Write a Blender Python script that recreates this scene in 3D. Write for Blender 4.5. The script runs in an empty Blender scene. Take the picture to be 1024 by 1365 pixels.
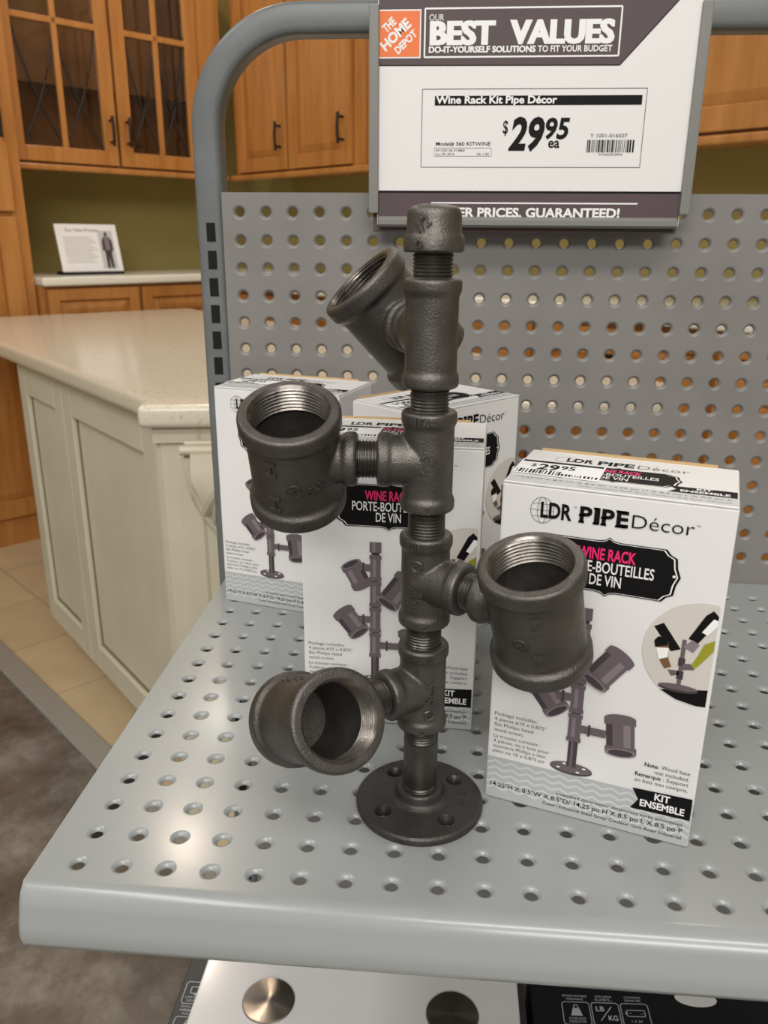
import bpy, bmesh, math, random
from mathutils import Vector, Matrix
random.seed(4)
PI = math.pi
SC = bpy.context.scene
COL = SC.collection

# ------------------------------------------------------------------ camera
cam_data = bpy.data.cameras.new('camera')
cam = bpy.data.objects.new('camera', cam_data)
COL.objects.link(cam)
SC.camera = cam
cam_data.sensor_fit = 'VERTICAL'
cam_data.sensor_height = 36.0
cam_data.sensor_width = 27.0
cam_data.lens = 1078.8 / 1365 * 36.0
cam_data.clip_start = 0.02
cam_data.clip_end = 60
_r = Vector((0.99672, 0.08052, 0.00779)).normalized()
_f = Vector((-0.07377, 0.94453, -0.32004)).normalized()
_d = _f.cross(_r).normalized()
_r = _d.cross(_f).normalized()
M = Matrix.Identity(4)
for i in range(3):
    M[i][0] = _r[i]; M[i][1] = -_d[i]; M[i][2] = -_f[i]
M[0][3], M[1][3], M[2][3] = 0.20185, -0.80015, 0.33494
cam.matrix_world = M
cam_data.dof.use_dof = True
cam_data.dof.focus_distance = 0.52
cam_data.dof.aperture_fstop = 15.0

# ------------------------------------------------------------------ world, lights, exposure
SC.view_settings.view_transform = 'Standard'
SC.view_settings.look = 'None'
SC.view_settings.gamma = 1.0
SC.view_settings.use_curve_mapping = False
SC.view_settings.exposure = -0.28
world = bpy.data.worlds.new('world')
SC.world = world
world.use_nodes = True
wb = world.node_tree.nodes['Background']
wb.inputs[0].default_value = (1.0, 0.96, 0.91, 1)
wb.inputs[1].default_value = 0.34

def area(name, loc, target, sx, sy, power, color):
    l = bpy.data.lights.new(name, 'AREA')
    l.shape = 'RECTANGLE'; l.size = sx; l.size_y = sy
    l.energy = power; l.color = color
    o = bpy.data.objects.new(name, l)
    COL.objects.link(o)
    o.location = loc
    o.rotation_euler = (Vector(target) - Vector(loc)).to_track_quat('-Z', 'Y').to_euler()
    return o
area('aisle_light', (0.4, -2.0, 2.5), (0.4, -2.0, 0), 2.6, 0.5, 70, (1.0, 0.975, 0.94))
area('front_light', (0.1, -4.2, 2.3), (0.2, -0.4, -0.2), 3.0, 0.8, 120, (1.0, 0.975, 0.94))
area('store_light', (-1.7, -0.8, 2.5), (-1.7, -0.8, 0), 0.5, 1.6, 34, (1.0, 0.975, 0.94))
area('kitchen_light', (-1.10, 3.3, 2.3), (-1.1, 3.3, 0), 0.34, 0.34, 24, (1.0, 0.94, 0.84))
area('kitchen_light', (-0.93, 2.15, 2.3), (-0.9, 2.15, 0), 0.13, 0.13, 12, (1.0, 0.82, 0.64))
area('kitchen_light', (-2.0, 3.0, 2.4), (-2.0, 3.0, 0), 0.6, 0.6, 42, (1.0, 0.95, 0.86))
area('kitchen_light', (0.7, 1.6, 2.4), (0.7, 1.6, 0), 1.2, 0.4, 26, (1.0, 0.93, 0.82))

# ------------------------------------------------------------------ materials
def lin(c):
    return tuple(((v / 255) / 12.92 if v / 255 <= 0.04045 else ((v / 255 + 0.055) / 1.055) ** 2.4) for v in c) + (1,)

def mat(name, rgb, rough=0.5, metal=0.0, coat=0.0, spec=0.5):
    m = bpy.data.materials.new(name)
    m.use_nodes = True
    b = m.node_tree.nodes['Principled BSDF']
    b.inputs['Base Color'].default_value = lin(rgb)
    b.inputs['Roughness'].default_value = rough
    b.inputs['Metallic'].default_value = metal
    b.inputs['Coat Weight'].default_value = coat
    b.inputs['Coat Roughness'].default_value = 0.15
    b.inputs['Specular IOR Level'].default_value = spec
    return m

def nodes(m):
    return m.node_tree.nodes, m.node_tree.links, m.node_tree.nodes['Principled BSDF']

def noise_tex(m, scale, detail=4, rough=0.55, stretch=None):
    n, l, b = nodes(m)
    tc = n.new('ShaderNodeTexCoord'); mp = n.new('ShaderNodeMapping')
    if stretch: mp.inputs['Scale'].default_value = stretch
    t = n.new('ShaderNodeTexNoise')
    t.inputs['Scale'].default_value = scale; t.inputs['Detail'].default_value = detail
    t.inputs['Roughness'].default_value = rough
    l.new(tc.outputs['Object'], mp.inputs['Vector']); l.new(mp.outputs['Vector'], t.inputs['Vector'])
    return t

def color_by(m, tex, stops):
    n, l, b = nodes(m)
    r = n.new('ShaderNodeValToRGB')
    e = r.color_ramp.elements
    while len(e) > len(stops): e.remove(e[-1])
    while len(e) < len(stops): e.new(0.5)
    for el, (p, c) in zip(e, stops):
        el.position = p; el.color = lin(c)
    l.new(tex.outputs['Fac'], r.inputs['Fac'])
    l.new(r.outputs['Color'], b.inputs['Base Color'])
    return r

def bump_by(m, tex, strength, dist=0.001):
    n, l, b = nodes(m)
    bp = n.new('ShaderNodeBump')
    bp.inputs['Strength'].default_value = strength; bp.inputs['Distance'].default_value = dist
    l.new(tex.outputs['Fac'], bp.inputs['Height'])
    l.new(bp.outputs['Normal'], b.inputs['Normal'])

def rough_by(m, tex, lo, hi):
    n, l, b = nodes(m)
    r = n.new('ShaderNodeMapRange')
    r.inputs['To Min'].default_value = lo; r.inputs['To Max'].default_value = hi
    r.inputs['From Min'].default_value = 0.3; r.inputs['From Max'].default_value = 0.7
    l.new(tex.outputs['Fac'], r.inputs['Value']); l.new(r.outputs['Result'], b.inputs['Roughness'])

X = {}
X['shelf'] = mat('grey_enamel', (148, 151, 150), 0.28, 0.0, 0.3)
t = noise_tex(X['shelf'], 220, 2); bump_by(X['shelf'], t, 0.04, 0.0005)
X['board'] = mat('board_grey', (126, 123, 119), 0.45)
t = noise_tex(X['board'], 12, 4); color_by(X['board'], t, [(0.3, (121, 118, 114)), (0.7, (131, 128, 124))])
X['post'] = mat('post_grey', (112, 116, 118), 0.38)
t = noise_tex(X['post'], 25, 6); color_by(X['post'], t, [(0.3, (100, 103, 103)), (0.62, (108, 111, 111)), (0.8, (120, 122, 121))])
X['channel'] = mat('channel_grey', (122, 122, 116), 0.4)
X['slot'] = mat('slot_shade', (8, 8, 8), 0.9)  # near-black colour stands for the shade inside the slots
def iron(name, c0, c1, metal, ro, bump):
    m = mat(name, c0, ro, metal)
    a = noise_tex(m, 60, 5); color_by(m, a, [(0.3, c0), (0.72, c1)])
    b = noise_tex(m, 900, 3, 0.6); bump_by(m, b, bump, 0.0006)
    c = noise_tex(m, 150, 4); rough_by(m, c, ro - 0.06, ro + 0.1)
    return m
X['iron'] = iron('cast_iron', (87, 83, 79), (103, 99, 94), 0.75, 0.40, 0.55)
X['iron_dark'] = iron('cast_iron_dark', (70, 67, 64), (84, 80, 77), 0.7, 0.42, 0.5)
X['thread'] = iron('cut_thread', (112, 107, 101), (140, 134, 127), 0.95, 0.28, 0.1)
X['nipple'] = iron('black_pipe', (78, 75, 71), (104, 100, 95), 0.85, 0.34, 0.15)
X['carton'] = mat('white_card', (226, 224, 222), 0.42)
X['kraft'] = mat('kraft_card', (190, 160, 115), 0.8)
X['ink'] = mat('black_ink', (12, 11, 12), 0.6, 0, 0, 0.2)
X['inkgrey'] = mat('grey_ink', (92, 92, 94), 0.5)
X['pink'] = mat('pink_ink', (232, 44, 112), 0.4)
X['white'] = mat('white_ink', (234, 233, 231), 0.4)
X['chev'] = mat('band_grey', (176, 178, 178), 0.42)
X['chev2'] = mat('band_light', (200, 201, 201), 0.42)
X['pur0'] = mat('print_dark', (66, 57, 60), 0.45)
X['pur1'] = mat('print_mid', (102, 91, 95), 0.45)
X['pur2'] = mat('print_light', (130, 119, 123), 0.45)
X['beige'] = mat('print_beige', (206, 200, 192), 0.45)
X['winegreen'] = mat('print_green', (150, 148, 40), 0.45)
X['winebrown'] = mat('print_brown', (120, 84, 52), 0.45)
X['sticker'] = mat('sticker_white', (240, 240, 238), 0.5)
X['signwhite'] = mat('sign_white', (226, 223, 221), 0.45)
X['signpurple'] = mat('sign_plum_grey', (86, 72, 74), 0.5, 0, 0, 0.3)
X['orange'] = mat('sign_orange', (232, 112, 40), 0.45)
X['wood'] = mat('maple_wood', (190, 126, 62), 0.38, 0, 0.15)
t = noise_tex(X['wood'], 3.0, 6, 0.6, (9, 9, 0.8)); color_by(X['wood'], t, [(0.25, (158, 102, 46)), (0.5, (180, 121, 60)), (0.8, (196, 138, 76))])
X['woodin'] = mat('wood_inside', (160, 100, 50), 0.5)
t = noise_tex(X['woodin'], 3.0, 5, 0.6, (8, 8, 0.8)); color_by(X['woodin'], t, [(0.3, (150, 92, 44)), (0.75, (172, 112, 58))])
X['wall'] = mat('olive_paint', (150, 136, 78), 0.8)
t = noise_tex(X['wall'], 40, 4); bump_by(X['wall'], t, 0.1)
X['cream'] = mat('cream_paint', (208, 200, 176), 0.4)
t = noise_tex(X['cream'], 6, 4); color_by(X['cream'], t, [(0.3, (202, 194, 170)), (0.7, (212, 204, 182))])
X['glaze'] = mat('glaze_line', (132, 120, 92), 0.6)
def speck(name, base, lo, hi, sc):
    m = mat(name, base, 0.22, 0, 0.2)
    a = noise_tex(m, sc, 5, 0.75)
    color_by(m, a, [(0.30, lo), (0.44, base), (0.60, base), (0.74, hi)])
    return m
X['granite'] = speck('speckled_quartz', (222, 212, 192), (176, 160, 130), (234, 228, 214), 120)
X['whitetop'] = speck('white_quartz', (232, 230, 216), (216, 212, 196), (240, 238, 228), 90)
X['concrete'] = mat('polished_concrete', (120, 108, 94), 0.25, 0, 0.2)
t = noise_tex(X['concrete'], 4.5, 9, 0.68); color_by(X['concrete'], t, [(0.30, (68, 60, 50)), (0.5, (104, 96, 86)), (0.72, (152, 147, 138))])
t = noise_tex(X['concrete'], 14, 6, 0.7); rough_by(X['concrete'], t, 0.10, 0.34)
X['tile'] = mat('beige_tile', (214, 192, 156), 0.32)
n, l, b = nodes(X['tile'])
tc = n.new('ShaderNodeTexCoord'); br = n.new('ShaderNodeTexBrick')
br.offset = 0.0; br.inputs['Scale'].default_value = 1.0
br.inputs['Brick Width'].default_value = 0.33; br.inputs['Row Height'].default_value = 0.33
br.inputs['Mortar Size'].default_value = 0.004
br.inputs['Color1'].default_value = lin((216, 194, 158)); br.inputs['Color2'].default_value = lin((206, 182, 146))
br.inputs['Mortar'].default_value = lin((186, 164, 128))
tn = noise_tex(X['tile'], 5, 6, 0.65)
mx = n.new('ShaderNodeMix'); mx.data_type = 'RGBA'; mx.blend_type = 'MULTIPLY'; mx.inputs[0].default_value = 0.5
rp = n.new('ShaderNodeValToRGB'); rp.color_ramp.elements[0].color = (0.72, 0.66, 0.56, 1); rp.color_ramp.elements[0].position = 0.3
rp.color_ramp.elements[1].position = 0.65
l.new(tc.outputs['Object'], br.inputs['Vector']); l.new(tn.outputs['Fac'], rp.inputs['Fac'])
l.new(br.outputs['Color'], mx.inputs[6]); l.new(rp.outputs['Color'], mx.inputs[7]); l.new(mx.outputs[2], b.inputs['Base Color'])
X['strip'] = mat('metal_strip', (168, 164, 154), 0.4, 0.3)
X['pull'] = mat('black_pull', (34, 30, 28), 0.35, 0.5)
X['lead'] = mat('lead_came', (44, 38, 32), 0.5, 0.3)
X['glass'] = mat('cabinet_glass', (235, 240, 236), 0.03)
n, l, b = nodes(X['glass'])
tr = n.new('ShaderNodeBsdfTransparent'); tr.inputs['Color'].default_value = (0.93, 0.95, 0.93, 1)
gl = n.new('ShaderNodeBsdfGlossy'); gl.inputs['Roughness'].default_value = 0.03
fr = n.new('ShaderNodeFresnel'); fr.inputs['IOR'].default_value = 1.45
ms = n.new('ShaderNodeMixShader')
l.new(fr.outputs['Fac'], ms.inputs['Fac']); l.new(tr.outputs['BSDF'], ms.inputs[1]); l.new(gl.outputs['BSDF'], ms.inputs[2])
l.new(ms.outputs['Shader'], n['Material Output'].inputs['Surface'])
X['acrylic'] = mat('clear_acrylic', (240, 242, 244), 0.05)
nodes(X['acrylic'])[2].inputs['Transmission Weight'].default_value = 0.95
nodes(X['acrylic'])[2].inputs['IOR'].default_value = 1.1
X['ivory'] = mat('ivory_plastic', (216, 204, 170), 0.4)
X['cartonblack'] = mat('black_card', (27, 29, 32), 0.45)
X['cartongrey'] = mat('charcoal_card', (66, 67, 69), 0.45)
X['iconline'] = mat('icon_ink', (196, 198, 200), 0.5)
X['whiteglass'] = mat('white_glass', (232, 230, 229), 0.06, 0, 0.5)
X['scalebody'] = mat('scale_body', (205, 205, 204), 0.4)
X['brushed'] = mat('brushed_steel', (176, 168, 160), 0.24, 1.0)
n, l, b = nodes(X['brushed'])
tg = n.new('ShaderNodeTangent'); tg.direction_type = 'RADIAL'; tg.axis = 'Z'
l.new(tg.outputs['Tangent'], b.inputs['Tangent']); b.inputs['Anisotropic'].default_value = 0.9
X['rubber'] = mat('black_rubber', (24, 24, 24), 0.8)
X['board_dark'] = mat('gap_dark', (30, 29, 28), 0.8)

# ------------------------------------------------------------------ helpers
class MB:
    """collects polygons with material names, builds ONE mesh object"""
    def __init__(s): s.v = []; s.f = []; s.m = []; s.sm = []; s.mats = []
    def mi(s, m):
        if m not in s.mats: s.mats.append(m)
        return s.mats.index(m)
    def add(s, verts, faces, m, smooth=False):
        o = len(s.v); s.v += [tuple(p) for p in verts]; k = s.mi(m)
        for f in faces:
            s.f.append([i + o for i in f]); s.m.append(k); s.sm.append(smooth)
        return s
    def box(s, x0, x1, y0, y1, z0, z1, m):
        v = [(x, y, z) for z in (z0, z1) for y in (y0, y1) for x in (x0, x1)]
        return s.add(v, [(0, 2, 3, 1), (4, 5, 7, 6), (0, 1, 5, 4), (2, 6, 7, 3), (0, 4, 6, 2), (1, 3, 7, 5)], m)
    def bbox(s, x0, x1, y0, y1, z0, z1, m, r=0.002, seg=2):
        bm = bmesh.new(); bmesh.ops.create_cube(bm, size=1)
        for v in bm.verts:
            v.co = Vector(((x0 + x1) / 2 + v.co.x * (x1 - x0), (y0 + y1) / 2 + v.co.y * (y1 - y0), (z0 + z1) / 2 + v.co.z * (z1 - z0)))
        bmesh.ops.bevel(bm, geom=bm.edges[:], offset=r, segments=seg, affect='EDGES', profile=0.6)
        return s.bm(bm, m)
    def bm(s, bm, m, smooth=False):
        bm.verts.ensure_lookup_table(); bm.verts.index_update()
        s.add([v.co[:] for v in bm.verts], [[v.index for v in f.verts] for f in bm.faces], m, smooth)
        bm.free(); return s
    def lathe(s, prof, m, seg=48, mtx=None, smooth=True, closed=False):
        mtx = mtx or Matrix.Identity(4)
        vs = []; rows = []
        for r, z in prof:
            if r < 1e-7:
                rows.append([len(vs)] * seg); vs.append(mtx @ Vector((0, 0, z)))
            else:
                rows.append(list(range(len(vs), len(vs) + seg)))
                vs += [mtx @ Vector((r * math.cos(2 * PI * i / seg), r * math.sin(2 * PI * i / seg), z)) for i in range(seg)]
        fs = []
        R = list(zip(rows, rows[1:])) + ([(rows[-1], rows[0])] if closed else [])
        for a, b in R:
            for i in range(seg):
                j = (i + 1) % seg
                q = [a[i], a[j], b[j], b[i]]; u = []
                for k in q:
                    if k not in u: u.append(k)
                if len(u) > 2: fs.append(u)
        return s.add(vs, fs, m, smooth)
    def prism(s, pts, y0, y1, m, plane='xz'):
        n_ = len(pts)
        def P(a, b, c):
            return (a, c, b) if plane == 'xz' else ((a, b, c) if plane == 'xy' else (c, a, b))
        v = [P(a, b, y0) for a, b in pts] + [P(a, b, y1) for a, b in pts]
        f = [list(range(n_)), list(range(2 * n_ - 1, n_ - 1, -1))] + [(i, i + n_, (i + 1) % n_ + n_, (i + 1) % n_) for i in range(n_)]
        return s.add(v, f, m)
    def tube(s, pts, r, m, seg=10):
        pts = [Vector(p) for p in pts]; vs = []; fs = []
        up = Vector((0, 0, 1))
        for i, p in enumerate(pts):
            d = (pts[min(i + 1, len(pts) - 1)] - pts[max(i - 1, 0)]).normalized()
            a = d.cross(up if abs(d.dot(up)) < 0.95 else Vector((1, 0, 0))).normalized(); b = d.cross(a)
            vs += [p + r * (math.cos(2 * PI * k / seg) * a + math.sin(2 * PI * k / seg) * b) for k in range(seg)]
        for i in range(len(pts) - 1):
            for k in range(seg):
                j = (k + 1) % seg
                fs.append((i * seg + k, i * seg + j, (i + 1) * seg + j, (i + 1) * seg + k))
        fs += [list(range(seg))[::-1], list(range((len(pts) - 1) * seg, len(pts) * seg))]
        return s.add(vs, fs, m, True)
    def build(s, name, parent=None, recalc=True, sharp=None):
        me = bpy.data.meshes.new(name)
        me.from_pydata(s.v, [], s.f)
        for k in s.mats: me.materials.append(X[k])
        me.polygons.foreach_set('material_index', s.m)
        me.polygons.foreach_set('use_smooth', s.sm)
        if recalc:
            bm = bmesh.new(); bm.from_mesh(me)
            bmesh.ops.remove_doubles(bm, verts=bm.verts, dist=1e-6)
            bmesh.ops.recalc_face_normals(bm, faces=bm.faces)
            bm.to_mesh(me); bm.free()
        if any(s.sm) and sharp != 'keep':
            me.set_sharp_from_angle(angle=math.radians(sharp or 38))
        me.update()
        return link(name, me, parent)

def link(name, me, parent=None):
    o = bpy.data.objects.new(name, me); COL.objects.link(o)
    if parent is not None: o.parent = parent
    return o

def tag(o, label=None, cat=None, group=None, kind=None):
    if label: o['label'] = label
    if cat: o['category'] = cat
    if group: o['group'] = group
    if kind: o['kind'] = kind
    return o

def root(name, label, cat, loc=(0, 0, 0), rz=0, group=None):
    o = bpy.data.objects.new(name, None); COL.objects.link(o)
    o.location = loc; o.rotation_euler = (0, 0, rz); o.empty_display_size = 0.05
    return tag(o, label, cat, group)

def copy_tree(o, parent=None):
    c = o.copy(); COL.objects.link(c); c.parent = parent
    for ch in list(o.children): copy_tree(ch, c)
    return c

def text_mesh(body, bold=0.0, shear=0.0, space=1.0):
    c = bpy.data.curves.new('txt', 'FONT'); c.body = body; c.offset = bold; c.shear = shear
    c.space_character = space; c.resolution_u = 3
    o = bpy.data.objects.new('txt', c)
    me = o.to_mesh()
    vs = [(v.co.x, v.co.y) for v in me.vertices]; fs = [list(p.vertices) for p in me.polygons]
    o.to_mesh_clear(); bpy.data.objects.remove(o); bpy.data.curves.remove(c)
    return vs, fs
CAPH = 0.682

class Print:
    """ink layers in (u, v); fn maps (u, v, layer) to 3D; build makes ONE mesh"""
    def __init__(s, fn): s.mb = MB(); s.fn = fn
    def put(s, pts, faces, m, layer): s.mb.add([s.fn(u, v, layer) for u, v in pts], faces, m); return s
    def poly(s, pts, m, layer=1): return s.put(pts, [list(range(len(pts)))], m, layer)
    def rect(s, u0, v0, u1, v1, m, layer=1): return s.poly([(u0, v0), (u1, v0), (u1, v1), (u0, v1)], m, layer)
    def ell(s, cu, cv, ru, rv, m, layer=1, rot=0, seg=40, clip=None):
        p = []
        for i in range(seg):
            a = 2 * PI * i / seg; x = ru * math.cos(a); y = rv * math.sin(a)
            u = cu + x * math.cos(rot) - y * math.sin(rot); v = cv + x * math.sin(rot) + y * math.cos(rot)
            if clip is not None: u = min(u, clip)
            p.append((u, v))
        return s.poly(p, m, layer)
    def line(s, pts, w, m, layer=1, closed=False):
        q = list(pts) + ([pts[0]] if closed else [])
        for k_, ((a, b), (c, d)) in enumerate(zip(q, q[1:])):
            L = math.hypot(c - a, d - b) or 1; nx, ny = -(d - b) / L * w / 2, (c - a) / L * w / 2
            s.poly([(a - nx, b - ny), (c - nx, d - ny), (c + nx, d + ny), (a + nx, b + ny)], m, layer + 0.3 * (k_ % 2))
        return s
    def ring(s, cu, cv, ru, rv, w, m, layer=1, seg=36):
        return s.line([(cu + ru * math.cos(2 * PI * i / seg), cv + rv * math.sin(2 * PI * i / seg)) for i in range(seg)], w, m, layer, True)
    def frame(s, u0, v0, u1, v1, w, m, layer=1): return s.line([(u0, v0), (u1, v0), (u1, v1), (u0, v1)], w, m, layer, True)
    def rbox(s, u0, v0, u1, v1, r, w, m, layer=1):
        p = []
        for cx, cy, a0 in ((u1 - r, v1 - r, 0), (u0 + r, v1 - r, 90), (u0 + r, v0 + r, 180), (u1 - r, v0 + r, 270)):
            p += [(cx + r * math.cos(math.radians(a0 + k * 22.5)), cy + r * math.sin(math.radians(a0 + k * 22.5))) for k in range(5)]
        return s.line(p, w, m, layer, True)
    def text(s, body, u0, u1, base, cap, m, layer=1, bold=0.0, shear=0.0, rot=0.0, space=1.0, align='fit'):
        vs, fs = text_mesh(body, bold, shear, space)
        x0 = min(p[0] for p in vs); x1 = max(p[0] for p in vs)
        ky = cap / CAPH; kx = (u1 - u0) / (x1 - x0) if u1 is not None else ky
        c, sn = math.cos(rot), math.sin(rot); out = []
        for x, y in vs:
            a = (x - x0) * kx; b = y * ky
            out.append((u0 + a * c - b * sn, base + a * sn + b * c))
        return s.put(out, fs, m, layer)
    def build(s, name, parent): return s.mb.build(name, parent, recalc=False)

# ================================================================== SETTING
ZF = -0.86
RK = math.radians(-42)
KO = Vector((-0.828, 3.556, 0))
def kit(x, y, z=0.0):
    return (KO.x + x * math.cos(RK) - y * math.sin(RK), KO.y + x * math.sin(RK) + y * math.cos(RK), z)
def struct(o, loc=None, rz=0):
    if loc: o.location = loc; o.rotation_euler = (0, 0, rz)
    return tag(o, kind='structure')
CHO = kit(0, 0, ZF)
f = MB().box(-0.1, 7.0, -1.9, 0.1, -0.05, 0.0, 'tile').build('floor_kitchen'); struct(f, CHO, RK); tag(f, 'beige ceramic tile floor of the kitchen display', 'floor')
f = MB().box(-3.0, 8.0, -8.0, -1.9, -0.05, -0.002, 'concrete').build('floor_aisle'); struct(f, CHO, RK); tag(f, 'polished brown grey concrete floor of the shop aisle', 'floor')
f = MB().box(-3.0, -0.1, -1.9, 0.1, -0.05, 0.0, 'tile').build('floor_side'); struct(f, CHO, RK)
tag(f, 'beige ceramic tile floor beyond the left cabinets', 'floor')
f = MB().bbox(-0.1, 7.0, -1.925, -1.862, -0.002, 0.009, 'strip', 0.003).build('trim_1'); struct(f, CHO, RK); tag(f, 'pale metal transition strip between concrete and tile', 'trim')
w = MB().box(-0.1, 0.0, -4.5, 0.1, 0, 3.2, 'wall').build('wall_left'); struct(w, CHO, RK); tag(w, 'olive green wall behind the glass door cabinets', 'wall')
w = MB().box(-0.1, 7.0, 0.0, 0.1, 0, 3.2, 'wall').build('wall_right'); struct(w, CHO, RK); tag(w, 'olive green wall behind the solid door cabinets', 'wall')

# ================================================================== KITCHEN DISPLAY
# local frame of each unit on the right run: x along the wall, y = 0 at the wall, room at -y
def door_mesh(x0, x1, z0, z1, yf, stile=0.055, raised=True):
    """frame-and-panel door whose face is at y = yf (facing -y)"""
    mb = MB(); t = 0.02
    mb.bbox(x0, x0 + stile, yf, yf + t, z0, z1, 'wood', 0.003); mb.bbox(x1 - stile, x1, yf, yf + t, z0, z1, 'wood', 0.003)
    mb.bbox(x0 + stile, x1 - stile, yf, yf + t, z0, z0 + stile, 'wood', 0.003); mb.bbox(x0 + stile, x1 - stile, yf, yf + t, z1 - stile, z1, 'wood', 0.003)
    a, b, c, d = x0 + stile, x1 - stile, z0 + stile, z1 - stile; e = 0.03
    y1, y2 = yf + 0.013, yf + 0.004
    v = [(a, y1, c), (b, y1, c), (b, y1, d), (a, y1, d), (a + e, y2, c + e), (b - e, y2, c + e), (b - e, y2, d - e), (a + e, y2, d - e)]
    mb.add(v, [(0, 1, 5, 4), (1, 2, 6, 5), (2, 3, 7, 6), (3, 0, 4, 7), (4, 5, 6, 7)], 'wood')
    mb.box(a, b, y1, yf + 0.018, c, d, 'wood')
    return mb
def pull(parent, x, z, yf, L=0.11):
    mb = MB()
    mb.tube([(x, yf - 0.028, z - L / 2), (x, yf - 0.032, z), (x, yf - 0.028, z + L / 2)], 0.006, 'pull')
    for s in (-1, 1): mb.tube([(x, yf + 0.001, z + s * L * 0.36), (x, yf - 0.03, z + s * L * 0.36)], 0.005, 'pull')
    return tag(mb.build('handle', parent), 'black bar pull')
def pull_h(parent, x, z, yf, L=0.11):
    mb = MB()
    mb.tube([(x - L / 2, yf - 0.028, z), (x, yf - 0.032, z), (x + L / 2, yf - 0.028, z)], 0.006, 'pull')
    for s in (-1, 1): mb.tube([(x + s * L * 0.36, yf + 0.001, z), (x + s * L * 0.36, yf - 0.03, z)], 0.005, 'pull')
    return tag(mb.build('handle', parent), 'black bar pull')

ZU, ZUT, ZC = 0.598, 1.55, 0.185      # wall cabinet bottom and top, worktop height
# ---- right run, wall cabinets with solid doors
r = root('wall_cabinet', 'maple wall cabinet with two narrow raised panel doors beside the corner', 'cabinet', kit(0.34, 0), RK, 'solid door wall cabinets')
MB().box(0.0, 0.87, -0.31, -0.001, ZU, ZUT, 'wood').build('body', r)
for a, c, hx in ((0.045, 0.40, 0.365), (0.415, 0.80, 0.765)):
    d = door_mesh(a, c, ZU + 0.008, ZUT - 0.02, -0.332).build('door', r); pull(d, hx, ZU + 0.135, -0.332)
MB().bbox(-0.02, 0.87, -0.335, -0.30, ZU - 0.022, ZU, 'wood', 0.006).build('light_rail', r)
r = root('wall_cabinet', 'maple wall cabinet with wide raised panel doors right of the price sign', 'cabinet', kit(1.215, 0), RK, 'solid door wall cabinets')
MB().box(0.0, 2.2, -0.31, -0.001, ZU, ZUT, 'wood').build('body', r)
for a, c, hx in ((0.03, 0.54, 0.505), (0.56, 1.60, 1.56), (1.62, 2.17, 1.66)):
    d = door_mesh(a, c, ZU + 0.008, ZUT - 0.02, -0.332, 0.062).build('door', r); pull(d, hx, ZU + 0.135, -0.332)
MB().bbox(0.0, 2.2, -0.335, -0.30, ZU - 0.022, ZU, 'wood', 0.006).build('light_rail', r)

# ---- left run, glass door cabinet: wall at x = 0, room at +x, y = -s
# built in a local frame turned 90 degrees: local x along the wall toward the corner, local -y into the room
RL = RK + PI / 2
SL = 0.97
r = root('glass_cabinet', 'maple wall cabinet with leaded glass doors at upper left', 'cabinet', kit(0, -SL - 0.33), RL)
Wc = SL - 0.02
b = MB()
b.box(0, 0.018, -0.31, -0.001, ZU, ZUT, 'wood'); b.box(Wc - 0.018, Wc, -0.31, -0.001, ZU, ZUT, 'wood')
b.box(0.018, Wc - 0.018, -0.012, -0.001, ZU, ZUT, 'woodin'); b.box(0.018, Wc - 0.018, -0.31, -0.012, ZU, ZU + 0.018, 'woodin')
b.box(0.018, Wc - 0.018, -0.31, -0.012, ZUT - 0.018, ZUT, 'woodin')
b.box(Wc - 0.13, Wc - 0.018, -0.312, -0.292, ZU + 0.018, ZUT - 0.018, 'wood')
b.build('body', r)
tag(MB().box(0.02, Wc - 0.02, -0.28, -0.014, ZU + 0.28, ZU + 0.288, 'glass').build('shelf', r), 'glass shelf inside')
MB().bbox(0.0, Wc, -0.335, -0.30, ZU - 0.022, ZU, 'wood', 0.006).build('light_rail', r)
def glass_door(x0, x1, hx):
    yf, t, st = -0.332, 0.02, 0.055; z0, z1 = ZU + 0.008, ZUT - 0.02
    mb = MB()
    mb.bbox(x0, x0 + st, yf, yf + t, z0, z1, 'wood', 0.003); mb.bbox(x1 - st, x1, yf, yf + t, z0, z1, 'wood', 0.003)
    mb.bbox(x0 + st, x1 - st, yf, yf + t, z0, z0 + st, 'wood', 0.003); mb.bbox(x0 + st, x1 - st, yf, yf + t, z1 - st, z1, 'wood', 0.003)
    xm = (x0 + x1) / 2; 
    mb.bbox(xm - 0.011, xm + 0.011, yf + 0.002, yf + 0.016, z0 + st, z1 - st, 'wood', 0.003)
    for zz in (z0 + 0.49,):
        mb.bbox(x0 + st, x1 - st, yf + 0.002, yf + 0.016, zz - 0.011, zz + 0.011, 'wood', 0.003)
    d = mb.build('door', r)
    tag(MB().box(x0 + st - 0.004, x1 - st + 0.004, yf + 0.0165, yf + 0.0195, z0 + st, z1 - st, 'glass').build('glass_pane', d), 'clear glass pane')
    a, c = x0 + st, x1 - st; lb = MB()
    for q0, q1 in ((a, xm), (c, xm)):
        for top, bot in (((q0, z0 + 0.52), (q1, z0 + st)), ((q1, z0 + 0.52), (q0, z0 + st))):
            pts = []
            for i in range(13):
                k = i / 12; x = top[0] + (bot[0] - top[0]) * (k ** 1.7); z = top[1] + (bot[1] - top[1]) * k
                pts.append((x, yf + 0.014, z))
            lb.tube(pts, 0.0035, 'lead', 6)
    tag(lb.build('lead_came', d), 'dark curved leading')
    pull(d, hx, ZU + 0.135, yf)
xg = SL - 0.535
glass_door(0.0, xg - 0.006, xg - 0.035); glass_door(xg + 0.006, SL - 0.15, xg + 0.037)

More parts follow.
